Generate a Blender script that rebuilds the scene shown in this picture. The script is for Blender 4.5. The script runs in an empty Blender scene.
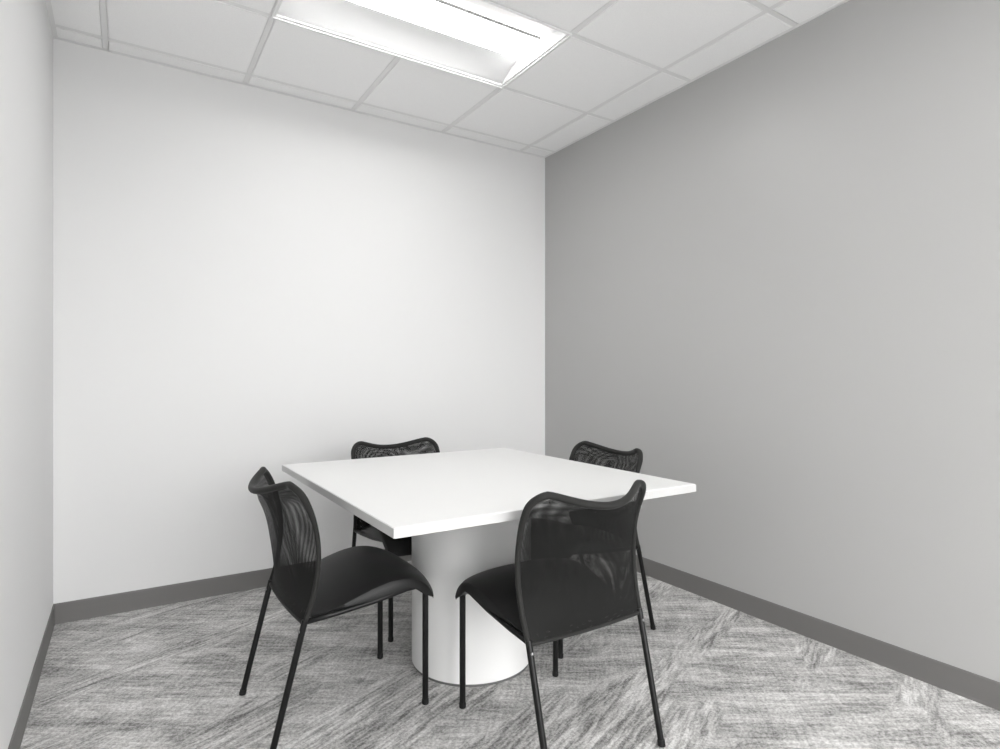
import bpy, bmesh, math
from mathutils import Vector, Matrix
PI = math.pi
C = bpy.context.scene.collection
scene = bpy.context.scene

# ------------------------------------------------------------------ room numbers (metres)
XL, XR = -0.284, 2.574          # left / right wall
YB, YF = 3.46, -1.45           # back wall / wall behind the camera
HC = 2.743                     # ceiling
CAM_H = 1.166

# ------------------------------------------------------------------ materials
def srgb(v):
    v /= 255.0
    return v / 12.92 if v <= 0.04045 else ((v + 0.055) / 1.055) ** 2.4

def mat(name, col, rough=0.5, spec=0.5, metal=0.0, sheen=0.0, noise=None, bump=None):
    m = bpy.data.materials.new(name)
    m.use_nodes = True
    nt = m.node_tree
    b = nt.nodes['Principled BSDF']
    if isinstance(col, (int, float)): col = (col, col, col)
    b.inputs['Base Color'].default_value = (*col, 1)
    b.inputs['Roughness'].default_value = rough
    b.inputs['Specular IOR Level'].default_value = spec
    b.inputs['Metallic'].default_value = metal
    if sheen:
        b.inputs['Sheen Weight'].default_value = sheen
        b.inputs['Sheen Roughness'].default_value = 0.4
    tc = nt.nodes.new('ShaderNodeTexCoord')
    if noise:
        sc_, amt = noise
        n = nt.nodes.new('ShaderNodeTexNoise'); n.inputs['Scale'].default_value = sc_
        n.inputs['Detail'].default_value = 3
        nt.links.new(tc.outputs['Object'], n.inputs['Vector'])
        r = nt.nodes.new('ShaderNodeMapRange')
        r.inputs['From Min'].default_value = 0.3; r.inputs['From Max'].default_value = 0.7
        r.inputs['To Min'].default_value = 1 - amt; r.inputs['To Max'].default_value = 1 + amt
        nt.links.new(n.outputs['Fac'], r.inputs['Value'])
        mx = nt.nodes.new('ShaderNodeVectorMath'); mx.operation = 'SCALE'
        mx.inputs[0].default_value = col
        nt.links.new(r.outputs['Result'], mx.inputs['Scale'])
        nt.links.new(mx.outputs[0], b.inputs['Base Color'])
    if bump:
        sc_, st, dist = bump
        n = nt.nodes.new('ShaderNodeTexNoise'); n.inputs['Scale'].default_value = sc_
        n.inputs['Detail'].default_value = 2
        nt.links.new(tc.outputs['Object'], n.inputs['Vector'])
        bp = nt.nodes.new('ShaderNodeBump'); bp.inputs['Strength'].default_value = st
        bp.inputs['Distance'].default_value = dist
        nt.links.new(n.outputs['Fac'], bp.inputs['Height'])
        nt.links.new(bp.outputs['Normal'], b.inputs['Normal'])
    return m

M = {}
M['white_paint'] = mat('white_paint', (0.73, 0.73, 0.728), 0.75, 0.3, bump=(260, 0.08, 0.001))
M['grey_paint'] = mat('grey_paint', (0.43, 0.428, 0.422), 0.38, 0.4, bump=(260, 0.08, 0.001))
M['tile'] = mat('ceiling_tile', (0.92, 0.92, 0.918), 0.9, 0.1, noise=(420, 0.035), bump=(300, 0.2, 0.001))
M['grid'] = mat('grid_enamel', (0.80, 0.80, 0.797), 0.6, 0.3)
M['gap'] = mat('rail_grey', (0.40, 0.40, 0.398), 0.9, 0.1)  # plain mid grey of the lens rails
M['vinyl_base'] = mat('vinyl_base', (0.155, 0.151, 0.146), 0.5, 0.4, noise=(6, 0.03))
M['laminate'] = mat('white_laminate', (0.76, 0.76, 0.753), 0.42, 0.45)
M['edge'] = mat('edge_band', (0.52, 0.52, 0.514), 0.45, 0.4)
M['drum'] = mat('drum_laminate', (0.80, 0.80, 0.793), 0.5, 0.4)
M['plinth'] = mat('plinth_grey', (0.14, 0.14, 0.138), 0.6, 0.3)
M['black_metal'] = mat('black_metal', (0.005, 0.005, 0.005), 0.35, 0.3)
M['rubber'] = mat('black_plastic', (0.008, 0.008, 0.008), 0.6, 0.3)
M['steel'] = mat('steel', (0.28, 0.28, 0.28), 0.4, 0.5, metal=0.7)
M['seat_fabric'] = mat('seat_fabric', (0.008, 0.008, 0.008), 0.5, 0.35, sheen=0.03, bump=(700, 0.25, 0.0006))
M['frame_fabric'] = mat('frame_fabric', (0.019, 0.019, 0.018), 0.7, 0.2, sheen=0.10)
M['fixture'] = mat('fixture_enamel', (0.86, 0.86, 0.86), 0.45, 0.4)

def mesh_fabric():
    m = bpy.data.materials.new('mesh_fabric'); m.use_nodes = True
    nt = m.node_tree; N = nt.nodes; L = nt.links
    b = N['Principled BSDF']
    b.inputs['Base Color'].default_value = (0.013, 0.013, 0.0125, 1)
    b.inputs['Roughness'].default_value = 0.7
    b.inputs['Specular IOR Level'].default_value = 0.12
    b.inputs['Sheen Weight'].default_value = 0.02
    out = N['Material Output']
    uv = N.new('ShaderNodeTexCoord')
    sep = N.new('ShaderNodeSeparateXYZ'); L.new(uv.outputs['UV'], sep.inputs[0])
    def mth(op, a, bb=None):
        n = N.new('ShaderNodeMath'); n.operation = op
        for i, v in enumerate((a, bb)):
            if v is None: continue
            if isinstance(v, (int, float)): n.inputs[i].default_value = v
            else: L.new(v, n.inputs[i])
        return n.outputs[0]
    pitch = 0.0036
    fx = mth('FRACT', mth('MULTIPLY', sep.outputs[0], 1 / pitch))
    fy = mth('FRACT', mth('MULTIPLY', sep.outputs[1], 1 / (pitch * 0.8)))
    dx = mth('ABSOLUTE', mth('SUBTRACT', fx, 0.5)); dy = mth('ABSOLUTE', mth('SUBTRACT', fy, 0.5))
    # the weave closes up towards the lower third of the back
    gr = N.new('ShaderNodeMapRange'); gr.interpolation_type = 'SMOOTHSTEP'
    for k_, v_ in (('From Min', 0.07), ('From Max', 0.21), ('To Min', 0.13), ('To Max', 0.30)):
        gr.inputs[k_].default_value = v_
    L.new(sep.outputs[1], gr.inputs['Value'])
    hole = mth('MULTIPLY', mth('LESS_THAN', dx, gr.outputs[0]), mth('LESS_THAN', dy, gr.outputs[0]))
    tr = N.new('ShaderNodeBsdfTransparent')
    mix = N.new('ShaderNodeMixShader')
    L.new(hole, mix.inputs[0]); L.new(b.outputs[0], mix.inputs[1]); L.new(tr.outputs[0], mix.inputs[2])
    L.new(mix.outputs[0], out.inputs['Surface'])
    return m
M['mesh'] = mesh_fabric()

def emissive(name, strength, col=(1, 1, 1)):
    m = bpy.data.materials.new(name); m.use_nodes = True
    b = m.node_tree.nodes['Principled BSDF']
    b.inputs['Base Color'].default_value = (0.8, 0.8, 0.8, 1)
    b.inputs['Emission Color'].default_value = (*col, 1)
    b.inputs['Emission Strength'].default_value = strength
    return m
M['lens'] = emissive('light_lens', 15, (1.0, 0.995, 0.985))

def carpet():
    m = bpy.data.materials.new('carpet'); m.use_nodes = True
    nt = m.node_tree; N = nt.nodes; L = nt.links
    b = N['Principled BSDF']; b.inputs['Roughness'].default_value = 0.95
    b.inputs['Specular IOR Level'].default_value = 0.1
    tc = N.new('ShaderNodeTexCoord'); P = tc.outputs['Object']
    def mth(op, *a):
        n = N.new('ShaderNodeMath'); n.operation = op
        for i, v in enumerate(a):
            if isinstance(v, (int, float)): n.inputs[i].default_value = v
            else: L.new(v, n.inputs[i])
        return n.outputs[0]
    def mapped(rot, sc, loc=(0, 0, 0)):
        # rotate first, then stretch along the streak direction
        r = N.new('ShaderNodeVectorRotate'); r.rotation_type = 'Z_AXIS'
        r.inputs['Angle'].default_value = -rot
        L.new(P, r.inputs['Vector'])
        mp = N.new('ShaderNodeMapping'); mp.inputs['Scale'].default_value = sc
        mp.inputs['Location'].default_value = loc
        L.new(r.outputs[0], mp.inputs['Vector']); return mp.outputs[0]
    def noise(vec, scale=1, detail=2, rough=0.5, dist=0):
        n = N.new('ShaderNodeTexNoise'); n.inputs['Scale'].default_value = scale
        n.inputs['Detail'].default_value = detail; n.inputs['Roughness'].default_value = rough
        n.inputs['Distortion'].default_value = dist
        L.new(vec, n.inputs['Vector']); return n.outputs['Fac']
    def rng(v, a, bb, c=0.0, d=1.0, smooth=True):
        n = N.new('ShaderNodeMapRange')
        n.interpolation_type = 'SMOOTHSTEP' if smooth else 'LINEAR'
        for k, val in (('From Min', a), ('From Max', bb), ('To Min', c), ('To Max', d)):
            n.inputs[k].default_value = val
        L.new(v, n.inputs['Value']); return n.outputs['Result']
    def mixf(f, a, bb):
        n = N.new('ShaderNodeMix'); n.data_type = 'FLOAT'
        L.new(f, n.inputs[0]); L.new(a, n.inputs[2]); L.new(bb, n.inputs[3]); return n.outputs[0]
    A1, A2 = math.radians(24), math.radians(-34)
    def streaks(ang, off):
        fine = rng(noise(mapped(ang, (9, 62, 1), (off, 0, 0)), 1, 3, 0.65), 0.38, 0.62)
        mid = rng(noise(mapped(ang, (4, 28, 1), (off + 3, 1, 0)), 1, 2, 0.5), 0.36, 0.64)
        return mth('ADD', mth('MULTIPLY', fine, 0.66), mth('MULTIPLY', mid, 0.34))
    sA, sB = streaks(A1, 0), streaks(A2, 7)
    sC = streaks(math.radians(52), 15)
    # shards, elongated, choose the direction of the streaks
    cross = mth('ADD', mth('MULTIPLY', sB, 0.62), mth('MULTIPLY', sC, 0.38))
    dn = N.new('ShaderNodeVectorMath'); dn.operation = 'DISTANCE'
    L.new(P, dn.inputs[0]); dn.inputs[1].default_value = (0.75, 1.35, 0)
    far = rng(dn.outputs['Value'], 0.3, 1.2, -0.10, 0.07)
    pm = rng(mth('ADD', noise(mapped(A1, (1.6, 4.4, 1), (2.3, 0.4, 0)), 1, 2, 0.5, 0.3), far), 0.44, 0.56)
    base = mixf(pm, sA, cross)
    toneA = rng(noise(mapped(A1, (2.0, 12, 1), (5, 2, 0)), 1, 2, 0.55, 0.3), 0.38, 0.64)
    toneB = rng(noise(mapped(A2, (2.2, 9, 1), (1, 8, 0)), 1, 2, 0.55, 0.3), 0.38, 0.64)
    tone = mixf(pm, toneA, toneB)
    yarn = rng(noise(P, 100, 3, 0.8), 0.34, 0.66)
    v = mth('ADD', mth('ADD', mth('MULTIPLY', base, 0.46), mth('MULTIPLY', tone, 0.22)), mth('MULTIPLY', yarn, 0.32))
    cr = N.new('ShaderNodeValToRGB')
    e = cr.color_ramp.elements
    e[0].position = 0.12; e[0].color = (0.15, 0.148, 0.144, 1)
    e[1].position = 0.88; e[1].color = (0.80, 0.79, 0.777, 1)
    k = cr.color_ramp.elements.new(0.5); k.color = (0.46, 0.453, 0.444, 1)
    L.new(v, cr.inputs['Fac']); L.new(cr.outputs['Color'], b.inputs['Base Color'])
    bp = N.new('ShaderNodeBump'); bp.inputs['Strength'].default_value = 0.5
    bp.inputs['Distance'].default_value = 0.004
    L.new(v, bp.inputs['Height']); L.new(bp.outputs['Normal'], b.inputs['Normal'])
    return m
M['carpet'] = carpet()

# ------------------------------------------------------------------ mesh helpers
def obj(name, bm, material, parent=None, smooth=False, bevel=0, autosmooth=None):
    if bevel:
        bmesh.ops.bevel(bm, geom=[e for e in bm.edges if len(e.link_faces) == 2 and e.calc_face_angle(0) > 0.6],
                        offset=bevel, segments=3, affect='EDGES', profile=0.5)
    bmesh.ops.recalc_face_normals(bm, faces=bm.faces[:])
    me = bpy.data.meshes.new(name); bm.to_mesh(me)
    me.materials.append(M[material])
    if smooth:
        for p in me.polygons: p.use_smooth = True
        if autosmooth: me.set_sharp_from_angle(angle=math.radians(autosmooth))
    o = bpy.data.objects.new(name, me); C.objects.link(o)
    if parent: o.parent = parent
    bm.free()
    return o

def struct(name, bm, m, **k):
    o = obj(name, bm, m, **k); o['kind'] = 'structure'; return o

def add_box(bm, x0, x1, y0, y1, z0, z1):
    vs = [bm.verts.new((x, y, z)) for x in (x0, x1) for y in (y0, y1) for z in (z0, z1)]
    for f in ((0,1,3,2), (4,6,7,5), (0,4,5,1), (2,3,7,6), (0,2,6,4), (1,5,7,3)):
        bm.faces.new([vs[i] for i in f])
    return vs

def box(*a):
    bm = bmesh.new(); add_box(bm, *a); return bm

def add_tube(bm, pts, r, n=14, cap=True, radii=None):
    pts = [Vector(p) for p in pts]
    up = None; rings = []
    for i, p in enumerate(pts):
        if i == 0: t = pts[1] - p
        elif i == len(pts) - 1: t = p - pts[-2]
        else: t = (pts[i + 1] - p).normalized() + (p - pts[i - 1]).normalized()
        t.normalize()
        if up is None:
            up = t.orthogonal().normalized()
        else:
            up = (up - t * up.dot(t)).normalized()
        s = t.cross(up)
        rr = radii[i] if radii else r
        rings.append([bm.verts.new(p + (up * math.cos(2*PI*k/n) + s * math.sin(2*PI*k/n)) * rr) for k in range(n)])
    for a, b in zip(rings, rings[1:]):
        for k in range(n):
            bm.faces.new((a[k], a[(k+1) % n], b[(k+1) % n], b[k]))
    if cap:
        bm.faces.new(rings[0][::-1]); bm.faces.new(rings[-1])
    return bm

def tube(pts, r, **k):
    bm = bmesh.new(); add_tube(bm, pts, r, **k); return bm

def lathe(profile, n=96):
    bm = bmesh.new(); rings = []
    for r, z in profile:
        rings.append([bm.verts.new((r*math.cos(2*PI*k/n), r*math.sin(2*PI*k/n), z)) for k in range(n)])
    for a, b in zip(rings, rings[1:]):
        for k in range(n):
            bm.faces.new((a[k], a[(k+1) % n], b[(k+1) % n], b[k]))
    bm.faces.new(rings[0][::-1]); bm.faces.new(rings[-1])
    return bm

def spline(xs, ys, x):
    """monotone-ish Catmull-Rom interpolation through (xs, ys)"""
    if x <= xs[0]: return ys[0]
    if x >= xs[-1]: return ys[-1]
    i = max(k for k in range(len(xs) - 1) if xs[k] <= x)
    h = xs[i+1] - xs[i]; t = (x - xs[i]) / h
    def sl(k):
        if k == 0: return (ys[1]-ys[0])/(xs[1]-xs[0])
        if k == len(xs)-1: return (ys[-1]-ys[-2])/(xs[-1]-xs[-2])
        return (ys[k+1]-ys[k-1])/(xs[k+1]-xs[k-1])
    m0, m1 = sl(i)*h, sl(i+1)*h
    t2, t3 = t*t, t*t*t
    return (2*t3-3*t2+1)*ys[i] + (t3-2*t2+t)*m0 + (-2*t3+3*t2)*ys[i+1] + (t3-t2)*m1

def thing(name, label, cat, loc=(0, 0, 0), rz=0, group=None):
    o = bpy.data.objects.new(name, None); C.objects.link(o)
    o.empty_display_size = 0.1
    o.location = loc; o.rotation_euler = (0, 0, rz)
    o['label'] = label; o['category'] = cat
    if group: o['group'] = group
    return o

# ------------------------------------------------------------------ the room
T = 0.1
struct('floor', box(XL-T, XR+T, YF-T, YB+T, -0.1, 0), 'carpet')
struct('wall_back', box(XL, XR, YB, YB+T, 0, HC+0.05), 'white_paint')
struct('wall_left', box(XL-T, XL, YF-T, YB+T, 0, HC+0.05), 'white_paint')
struct('wall_right', box(XR, XR+T, YF-T, YB+T, 0, HC+0.05), 'grey_paint')
# unseen wall behind the viewer; big glazed opening added to let in light
WX0, WX1, WZ0, WZ1 = XL+0.12, XR-0.12, 0.03, HC-0.12
bm = box(XL, WX0, YF-T, YF, 0, HC+0.05); add_box(bm, WX1, XR, YF-T, YF, 0, HC+0.05)
add_box(bm, WX0, WX1, YF-T, YF, 0, WZ0); add_box(bm, WX0, WX1, YF-T, YF, WZ1, HC+0.05)
struct('wall_front', bm, 'white_paint')
bm = bmesh.new()
for a in (WX0, (WX0*2+WX1)/3, (WX0+2*WX1)/3, WX1):
    add_box(bm, a-0.02, a+0.02, YF-0.07, YF-0.03, WZ0, WZ1)
add_box(bm, WX0, WX1, YF-0.07, YF-0.03, WZ0-0.01, WZ0+0.03); add_box(bm, WX0, WX1, YF-0.07, YF-0.03, WZ1-0.03, WZ1+0.01)
struct('added_window_1', bm, 'black_metal')  # frame of the added light opening, out of view

# ceiling of lay-in tiles: T-bars at these lines
GX = [-0.08, 0.549, 1.146, 1.743, 2.352]
GY = [3.337, 2.740, 2.146, 1.550, 0.955, 0.360, -0.235, -0.83]
LIGHTS = [(0.549, 1.743, 2.146, 2.740), (0.549, 1.743, 0.360, 0.955)]
def in_light(x, y):
    return any(a < x < b and c < y < d for a, b, c, d in LIGHTS)
xs = [XL - 0.012] + GX + [XR + 0.012]
ys = sorted([YB + 0.012] + GY + [YF - 0.012])
bw = 0.012                       # half width of a T-bar
bm = bmesh.new()
for i in range(len(xs) - 1):
    for j in range(len(ys) - 1):
        if in_light((xs[i]+xs[i+1])/2, (ys[j]+ys[j+1])/2): continue
        # the tile face drops a little below the flange seat, its edge bevelled back
        x0, x1, y0, y1 = xs[i]+bw+0.0015, xs[i+1]-bw-0.0015, ys[j]+bw+0.0015, ys[j+1]-bw-0.0015
        x0 = max(x0, XL); x1 = min(x1, XR); y0 = max(y0, YF); y1 = min(y1, YB)
        vs = add_box(bm, x0, x1, y0, y1, HC+0.001, HC+0.022)
add = bm
bmesh.ops.bevel(bm, geom=[e for e in bm.edges if all(v.co.z < HC+0.002 for v in e.verts)],
                offset=0.003, segments=2, affect='EDGES')
# deck closing the plenum over the tiles
deck = []
for i in range(len(xs) - 1):
    for j in range(len(ys) - 1):
        if in_light((xs[i]+xs[i+1])/2, (ys[j]+ys[j+1])/2): continue
        add_box(bm, xs[i], xs[i+1], ys[j], ys[j+1], HC+0.024, HC+0.034)
struct('ceiling', bm, 'tile')
# the metal grid
bm = bmesh.new()
for x in GX:
    segs = [(YF, YB)]
    add_box(bm, x-bw, x+bw, YF, YB, HC+0.0035, HC+0.0055) if not any(a < x < b for a, b, c, d in LIGHTS) else None
    if any(a < x < b for a, b, c, d in LIGHTS):
        y = YF
        for a, b, c, d in sorted(LIGHTS, key=lambda q: q[2]):
            add_box(bm, x-bw, x+bw, y, c, HC+0.0035, HC+0.0055); y = d
        add_box(bm, x-bw, x+bw, y, YB, HC+0.0035, HC+0.0055)
for y in GY:
    add_box(bm, XL, XR, y-bw, y+bw, HC+0.003, HC+0.005)
struct('trim_1', bm, 'grid')
# wall angle all round
bm = bmesh.new()
aw = 0.019
add_box(bm, XL, XR, YB-aw, YB, HC-0.0015, HC+0.0005)
add_box(bm, XL, XR, YF, YF+aw, HC-0.0015, HC+0.0005)
add_box(bm, XL, XL+aw, YF+aw, YB-aw, HC-0.0015, HC+0.0005)
add_box(bm, XR-aw, XR, YF+aw, YB-aw, HC-0.0015, HC+0.0005)
struct('trim_2', bm, 'grid')

# rubber cove base: small toe at the floor, rounded top edge
def base_run(name, p0, p1, inward):
    p0, p1, inw = Vector(p0), Vector(p1), Vector(inward)
    prof = [(0, 0), (0.0065, 0), (0.0062, 0.006), (0.005, 0.012), (0.005, 0.090), (0.004, 0.0955), (0.002, 0.097), (0, 0.097)]
    bm = bmesh.new(); ends = []
    for p in (p0, p1):
        ends.append([bm.verts.new(p + inw*a + Vector((0, 0, z))) for a, z in prof])
    n = len(prof)
    for k in range(n):
        bm.faces.new((ends[0][k], ends[0][(k+1) % n], ends[1][(k+1) % n], ends[1][k]))
    bm.faces.new(ends[0][::-1]); bm.faces.new(ends[1])
    struct(name, bm, 'vinyl_base')
base_run('baseboard_back', (XL, YB, 0), (XR, YB, 0), (0, -1, 0))
base_run('baseboard_left', (XL, YF, 0), (XL, YB, 0), (1, 0, 0))
base_run('baseboard_right', (XR, YF, 0), (XR, YB, 0), (-1, 0, 0))
base_run('baseboard_front', (XL, YF, 0), (XR, YF, 0), (0, 1, 0))

# ------------------------------------------------------------------ recessed lights
def troffer(x0, x1, y0, y1, label):
    cx, cy = (x0+x1)/2, (y0+y1)/2
    t = thing('ceiling_light', label, 'ceiling light', (cx, cy, HC), 0, 'recessed ceiling lights')
    hx, hy = (x1-x0)/2 + 0.006, (y1-y0)/2 + 0.006
    # outer frame, just proud of the grid
    bm = bmesh.new(); fw = 0.007
    add_box(bm, -hx, hx, -hy, -hy+fw, -0.004, 0.018)
    add_box(bm, -hx, hx, hy-fw, hy, -0.004, 0.018)
    add_box(bm, -hx, -hx+fw, -hy+fw, hy-fw, -0.004, 0.018)
    add_box(bm, hx-fw, hx, -hy+fw, hy-fw, -0.004, 0.018)
    obj('frame', bm, 'fixture', t)
    # housing: closed box above the ceiling
    bm = bmesh.new()
    add_box(bm, -hx, hx, -hy, hy, 0.115, 0.119)
    for s in (-1, 1):
        add_box(bm, s*(hx-.004)-0.0015, s*(hx-.004)+0.0015, -hy+.004, hy-.004, 0.018, 0.115)
        add_box(bm, -hx+.004, hx-.004, s*(hy-.004)-0.0015, s*(hy-.004)+0.0015, 0.018, 0.115)
    obj('housing', bm, 'fixture', t)
    # two curved side reflectors
    ix = hx - fw*0.6
    for s in (-1, 1):
        bm = bmesh.new(); rows = []
        for k in range(13):
            u = k/12
            yy = hy - fw*0.8 - u*(hy - fw*0.8 - 0.105)
            zz = 0.017 + 0.066*math.sin(u*PI/2)**0.9
            rows.append([bm.verts.new((xx, s*yy, zz)) for xx in (-ix, ix)])
        for a, b in zip(rows, rows[1:]): bm.faces.new((a[0], a[1], b[1], b[0]))
        r = obj('reflector', bm, 'fixture', t, smooth=True)
        md = r.modifiers.new('t', 'SOLIDIFY'); md.thickness = 0.0015; md.offset = 0
    # central lens: a shallow bowed diffuser
    bm = bmesh.new(); rows = []
    for k in range(17):
        a = -1 + 2*k/16
        yy = 0.100*a
        zz = 0.048 + 0.030*abs(a)**4
        rows.append([bm.verts.new((xx, yy, zz)) for xx in (-ix+0.022, ix-0.022)])
    for a, b in zip(rows, rows[1:]): bm.faces.new((a[0], a[1], b[1], b[0]))
    obj('lens', bm, 'lens', t, smooth=True)
    # lens rails along both long edges
    for s in (-1, 1):
        bm = bmesh.new()
        add_box(bm, -ix+0.03, ix-0.03, s*0.103-0.002, s*0.103+0.002, 0.058, 0.074)
        obj('lens_rail', bm, 'gap', t)
    for s in (-1, 1):
        bm = bmesh.new()
        vs = [bm.verts.new((s*(ix-0.001), yy, zz)) for yy, zz in ((-hy+fw, 0.017), (-0.11, 0.1), (0.11, 0.1), (hy-fw, 0.017))]
        bm.faces.new(vs)
        r = bmesh.ops.extrude_face_region(bm, geom=bm.faces[:])
        for v in r['geom']:
            if isinstance(v, bmesh.types.BMVert): v.co.x += s*0.002
        obj('end_plate', bm, 'fixture', t)
    return t
troffer(*LIGHTS[0], 'white recessed ceiling light with glowing lens above the table')
troffer(*LIGHTS[1], 'added recessed ceiling light, out of view, above the open floor before the table')  # second fixture, unseen, added for extra light

# ------------------------------------------------------------------ table
TX0, TX1, TY0, TY1, TH = 0.602, 1.797, 1.478, 2.800, 0.761
tcx, tcy = 1.215, 2.142
tb = thing('meeting_table', 'square white laminate meeting table on a thick drum pedestal', 'table', (tcx, tcy, 0))
def rounded_slab(x0, x1, y0, y1, z0, z1, r=0.006, bev=0.0015):
    bm = bmesh.new()
    pts = []
    for cx, cy, a0 in ((x1-r, y1-r, 0), (x0+r, y1-r, PI/2), (x0+r, y0+r, PI), (x1-r, y0+r, 3*PI/2)):
        for k in range(5):
            a = a0 + k*PI/8
            pts.append((cx + r*math.cos(a), cy + r*math.sin(a)))
    lo = [bm.verts.new((x, y, z0)) for x, y in pts]; hi = [bm.verts.new((x, y, z1)) for x, y in pts]
    n = len(pts)
    for k in range(n): bm.faces.new((lo[k], lo[(k+1) % n], hi[(k+1) % n], hi[k]))
    bm.faces.new(lo[::-1]); bm.faces.new(hi)
    if bev:
        bmesh.ops.bevel(bm, geom=[e for e in bm.edges if abs(e.verts[0].co.z-e.verts[1].co.z) < 1e-6], offset=bev, segments=2, affect='EDGES')
    return bm
top = obj('tabletop', rounded_slab(TX0-tcx, TX1-tcx, TY0-tcy, TY1-tcy, TH-0.029, TH), 'laminate', tb)
def ring_slab(x0, x1, y0, y1, z0, z1, t):
    bm = bmesh.new()
    add_box(bm, x0-t, x1+t, y0-t, y0, z0, z1); add_box(bm, x0-t, x1+t, y1, y1+t, z0, z1)
    add_box(bm, x0-t, x0, y0, y1, z0, z1); add_box(bm, x1, x1+t, y0, y1, z0, z1)
    return bm
obj('edge_band', ring_slab(TX0-tcx, TX1-tcx, TY0-tcy, TY1-tcy, TH-0.0275, TH-0.002, 0.0012), 'edge', top)
R = 0.246
obj('pedestal', lathe([(R-0.002, 0.010), (R, 0.012), (R, TH-0.031), (R-0.002, TH-0.029)]), 'drum', tb, smooth=True, autosmooth=40)
obj('plinth', lathe([(R-0.004, 0.0), (R-0.004, 0.010)]), 'plinth', tb, smooth=True, autosmooth=40)

# ------------------------------------------------------------------ chairs  (local: faces +Y, rear feet on y = 0)
EZ = [0.388, 0.45, 0.52, 0.59, 0.66, 0.72, 0.77, 0.800, 0.821]
EY = [0.100, 0.121, 0.136, 0.142, 0.137, 0.123, 0.103, 0.086, 0.066]
ZB, ZT = EZ[0], EZ[-1]
def half_w(z):
    w = spline([0.388, 0.5, 0.62, 0.74, 0.821], [0.223, 0.231, 0.235, 0.233, 0.226], z)
    r = 0.046
    d = z - (ZT - r)
    if d > 0: w -= r - math.sqrt(max(0, r*r - d*d)) 
    return w
def back_pt(s, v, off=0.0):
    """s across -1..1, v up 0..1, off = offset towards the sitter"""
    z = ZB + (ZT - ZB) * v
    w = half_w(z)
    ye = spline(EZ, EY, z)
    D = spline([0, 0.25, 0.5, 0.8, 1], [0.008, 0.050, 0.076, 0.080, 0.072], v)
    a = (1 - s*s)**1.2
    y = ye - D*a + off*(1 - s**4)*min(1, 6*v + 0.15)*min(1, 8*(1-v) + 0.0)
    z += -0.036 * (1 - s*s)**1.35 * max(0, (v - 0.3)/0.7)**2 - 0.002*(1 - s*s)*(1 - v)
    return Vector((w*s, y, z))
def vmap(k, n):
    # denser rows near the rounded upper corners
    t = k/n
    return 1 - (1 - t)**1.5
NS, NV = 40, 44
def add_layer(bm, uvl, off, wob):
    g = []
    vlen = 0; prev = None; vl = []
    for j in range(NV+1):
        p = back_pt(1, vmap(j, NV))
        q = back_pt(0, vmap(j, NV))
        if prev is not None: vlen += (q - prev).length
        prev = q; vl.append(vlen)
    for j in range(NV+1):
        row = []
        for i in range(NS+1):
            s = -1 + 2*i/NS
            row.append((bm.verts.new(back_pt(s, vmap(j, NV), off)), s))
        g.append(row)
    for j in range(NV):
        for i in range(NS):
            q = [(j, i), (j, i+1), (j+1, i+1), (j+1, i)]
            f = bm.faces.new([g[a][b][0] for a, b in q])
            f.smooth = True
            for lp, (a, b) in zip(f.loops, q):
                s = g[a][b][1]
                u = s*0.24; v = vl[a]
                du = wob*(0.0040*math.sin(11*v + 4*s) + 0.0026*math.sin(19*v - 5*s) + 0.0022*s)
                dv = wob*(0.0042*math.sin(5*s + 9*v + 0.6) + 0.0030*s*s + 0.004*v)
                lp[uvl].uv = (u + du, v + dv)

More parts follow.
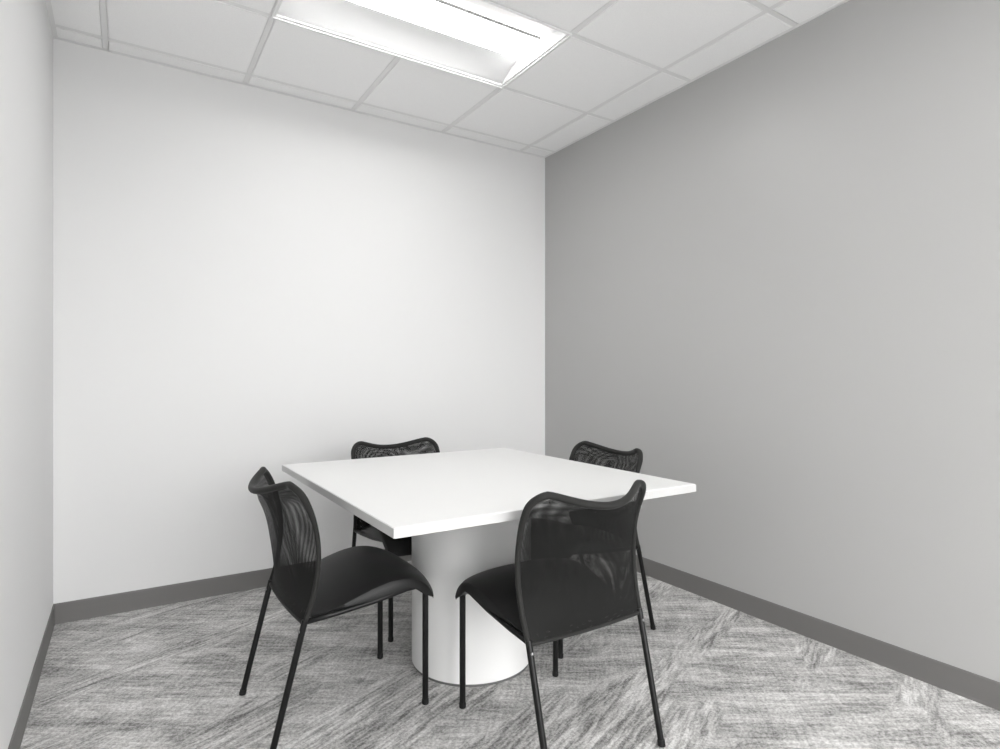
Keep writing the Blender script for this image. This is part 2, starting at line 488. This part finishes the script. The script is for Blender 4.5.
def make_chair(label, loc, rz):
    t = thing('guest_chair', label, 'chair', loc, rz, 'black mesh-back chairs around the table')
    # backrest: a sleeve of mesh, two layers stretched over the frame
    bm = bmesh.new(); uvl = bm.loops.layers.uv.new('UVMap')
    add_layer(bm, uvl, 0.010, 0.0); add_layer(bm, uvl, -0.010, 1.0)
    o = obj('backrest', bm, 'mesh', t)
    for p in o.data.polygons: p.use_smooth = True
    # frame tube round sides and top
    pts = [back_pt(-1, vmap(j, NV)) for j in range(NV)]
    topc = [back_pt(-1 + 2*i/NS, 1.0) for i in range(NS+1)]
    pts += topc + [back_pt(1, vmap(j, NV)) for j in range(NV-1, -1, -1)]
    pp = [pts[0]]
    for p in pts[1:]:
        if (p - pp[-1]).length > 0.004: pp.append(p)
    rad = [0.008 + 0.0035*min(1, max(0, (p.z-0.68)/0.09)) for p in pp]
    obj('back_frame', tube(pp, 0.011, radii=rad), 'frame_fabric', t, smooth=True)
    hem = [back_pt(-1 + 2*i/NS, 0.0) for i in range(NS+1)]
    obj('hem', tube(hem, 0.006), 'frame_fabric', t, smooth=True)
    # seat cushion
    SY = [0.0, 0.10, 0.25, 0.42, 0.60, 0.76, 0.87, 0.94, 0.98, 1.0]
    SZ = [0.424, 0.432, 0.450, 0.474, 0.491, 0.490, 0.473, 0.449, 0.427, 0.410]
    bm = bmesh.new(); nx, ny = 28, 36
    def plan(a, u):
        # a across -1..1, u 0 rear .. 1 front
        ya = 0.118 + 0.012*a*a
        yf = 0.576 - 0.022*abs(a)**4
        w = spline([0, 0.15, 0.5, 0.85, 1], [0.205, 0.216, 0.226, 0.228, 0.222], u)
        return w*a, ya + (yf - ya)*u
    def topz(a, u): return spline(SY, SZ, u) - 0.020*abs(a)**2.6 - 0.006*max(0, (abs(a)-0.85)/0.15)**2
    def botz(a, u): return spline([0, 0.2, 0.5, 0.8, 0.9, 1], [0.402, 0.404, 0.415, 0.428, 0.400, 0.377], u)
    G = {}
    for lay in (0, 1):
        for i in range(nx+1):
            for j in range(ny+1):
                a = math.sin((-1 + 2*i/nx)*PI/2); u = 0.5 - 0.5*math.cos(PI*j/ny)
                x, y = plan(a, u)
                z = topz(a, u) if lay == 0 else min(botz(a, u), topz(a, u) - 0.012)
                if lay == 1: x *= 0.985
                G[lay, i, j] = bm.verts.new((x, y, z))
    for i in range(nx):
        for j in range(ny):
            bm.faces.new([G[0, i, j], G[0, i+1, j], G[0, i+1, j+1], G[0, i, j+1]])
            bm.faces.new([G[1, i, j], G[1, i, j+1], G[1, i+1, j+1], G[1, i+1, j]])
    for i in range(nx):
        for j in (0, ny):
            bm.faces.new([G[0, i, j], G[0, i+1, j], G[1, i+1, j], G[1, i, j]])
    for j in range(ny):
        for i in (0, nx):
            bm.faces.new([G[0, i, j], G[0, i, j+1], G[1, i, j+1], G[1, i, j]])
    obj('seat', bm, 'seat_fabric', t, smooth=True, autosmooth=70)
    # side rails and cross rails under the seat
    bm = bmesh.new()
    for s in (-1, 1):
        add_tube(bm, [(s*0.221, 0.106, 0.394), (s*0.219, 0.20, 0.398), (s*0.215, 0.34, 0.409), (s*0.210, 0.455, 0.424), (s*0.207, 0.50, 0.424), (s*0.205, 0.523, 0.412), (s*0.205, 0.53, 0.395)], 0.009)
    add_tube(bm, [(-0.214, 0.15, 0.396), (0.214, 0.15, 0.396)], 0.008)
    add_tube(bm, [(-0.206, 0.46, 0.424), (0.206, 0.46, 0.424)], 0.008)
    obj('seat_frame', bm, 'black_metal', t, smooth=True)
    for s in (-1, 1):
        lg = obj('leg', tube([(s*0.205, 0.53, 0.006), (s*0.205, 0.53, 0.20), (s*0.205, 0.53, 0.395)], 0.0108), 'black_metal', t, smooth=True, autosmooth=40)
        bm = lathe([(0.0112, 0.0), (0.0120, 0.002), (0.0120, 0.016), (0.0110, 0.018)], 20)
        bmesh.ops.translate(bm, verts=bm.verts[:], vec=(s*0.205, 0.53, 0))
        obj('foot_cap', bm, 'rubber', lg, smooth=True, autosmooth=40)
    for s in (-1, 1):
        a, b = Vector((s*0.218, 0.002, 0.004)), Vector((s*0.222, 0.103, 0.400))
        lg = obj('leg', tube([a, (a+b)/2, b], 0.0100), 'black_metal', t, smooth=True, autosmooth=40)
        d = (b-a).normalized()
        bm = bmesh.new(); add_tube(bm, [a + Vector((0, 0, -0.004)) + d*0.003, a + d*0.004, a + d*0.016], 0.0119, n=20)
        for v in bm.verts: v.co.z = max(v.co.z, 0.0)
        obj('foot_cap', bm, 'rubber', lg, smooth=True, autosmooth=40)
        bm = bmesh.new()
        c = a + d*0.375
        add_tube(bm, [c + Vector((0, -0.008, 0)), c + Vector((0, -0.0125, 0.001)), c + Vector((0, -0.0135, 0.0012))], 0.0045, radii=[0.0045, 0.0045, 0.003])
        obj('rivet', bm, 'steel', lg, smooth=True)
    return t

def copy_tree(o, parent=None):
    c = o.copy(); C.objects.link(c)
    if parent: c.parent = parent
    for ch in list(o.children): copy_tree(ch, c)
    return c

proto = make_chair('black mesh-back chair on the left of the table, turned towards the right wall',
                   (0.366, 2.112, 0), -PI/2 + 0.03)
def place(label, loc, rz):
    c = copy_tree(proto); c['label'] = label; c.location = loc; c.rotation_euler = (0, 0, rz); return c
place('black mesh-back chair nearest the viewer, seen from behind, overlapping the table front', (1.207, 1.301, 0), 0.0)
place('black mesh-back chair between the table and the white back wall', (1.190, 2.985, 0), PI)
place('black mesh-back chair between the table and the grey right wall', (2.050, 2.142, 0), PI/2)

# ------------------------------------------------------------------ camera
cam = bpy.data.cameras.new('camera'); co = bpy.data.objects.new('camera', cam); C.objects.link(co)
co.location = (0, 0, CAM_H); co.rotation_euler = (PI/2, 0, -math.radians(32.3))
cam.sensor_width = 36; cam.lens = 593/1000*36; cam.clip_start = 0.02; cam.shift_y = 0.0008
scene.camera = co

w = bpy.data.worlds.new('world'); scene.world = w; w.use_nodes = True
# added fill light through the front opening: bright above, dimmer below the horizon
wn = w.node_tree; bg = wn.nodes['Background']; bg.inputs[1].default_value = 8.6
tcw = wn.nodes.new('ShaderNodeTexCoord'); sp = wn.nodes.new('ShaderNodeSeparateXYZ')
wn.links.new(tcw.outputs['Generated'], sp.inputs[0])
rp = wn.nodes.new('ShaderNodeValToRGB')
rp.color_ramp.elements[0].position = 0.40; rp.color_ramp.elements[0].color = (0.32, 0.32, 0.32, 1)
rp.color_ramp.elements[1].position = 0.56; rp.color_ramp.elements[1].color = (1, 1, 1, 1)
mr = wn.nodes.new('ShaderNodeMapRange'); mr.inputs['From Min'].default_value = -1; mr.inputs['From Max'].default_value = 1
wn.links.new(sp.outputs['Z'], mr.inputs['Value']); wn.links.new(mr.outputs[0], rp.inputs['Fac'])
wn.links.new(rp.outputs['Color'], bg.inputs['Color'])

scene.view_settings.view_transform = 'Standard'
scene.view_settings.look = 'None'
scene.view_settings.gamma = 1
scene.view_settings.use_curve_mapping = False
scene.view_settings.exposure = 0.0
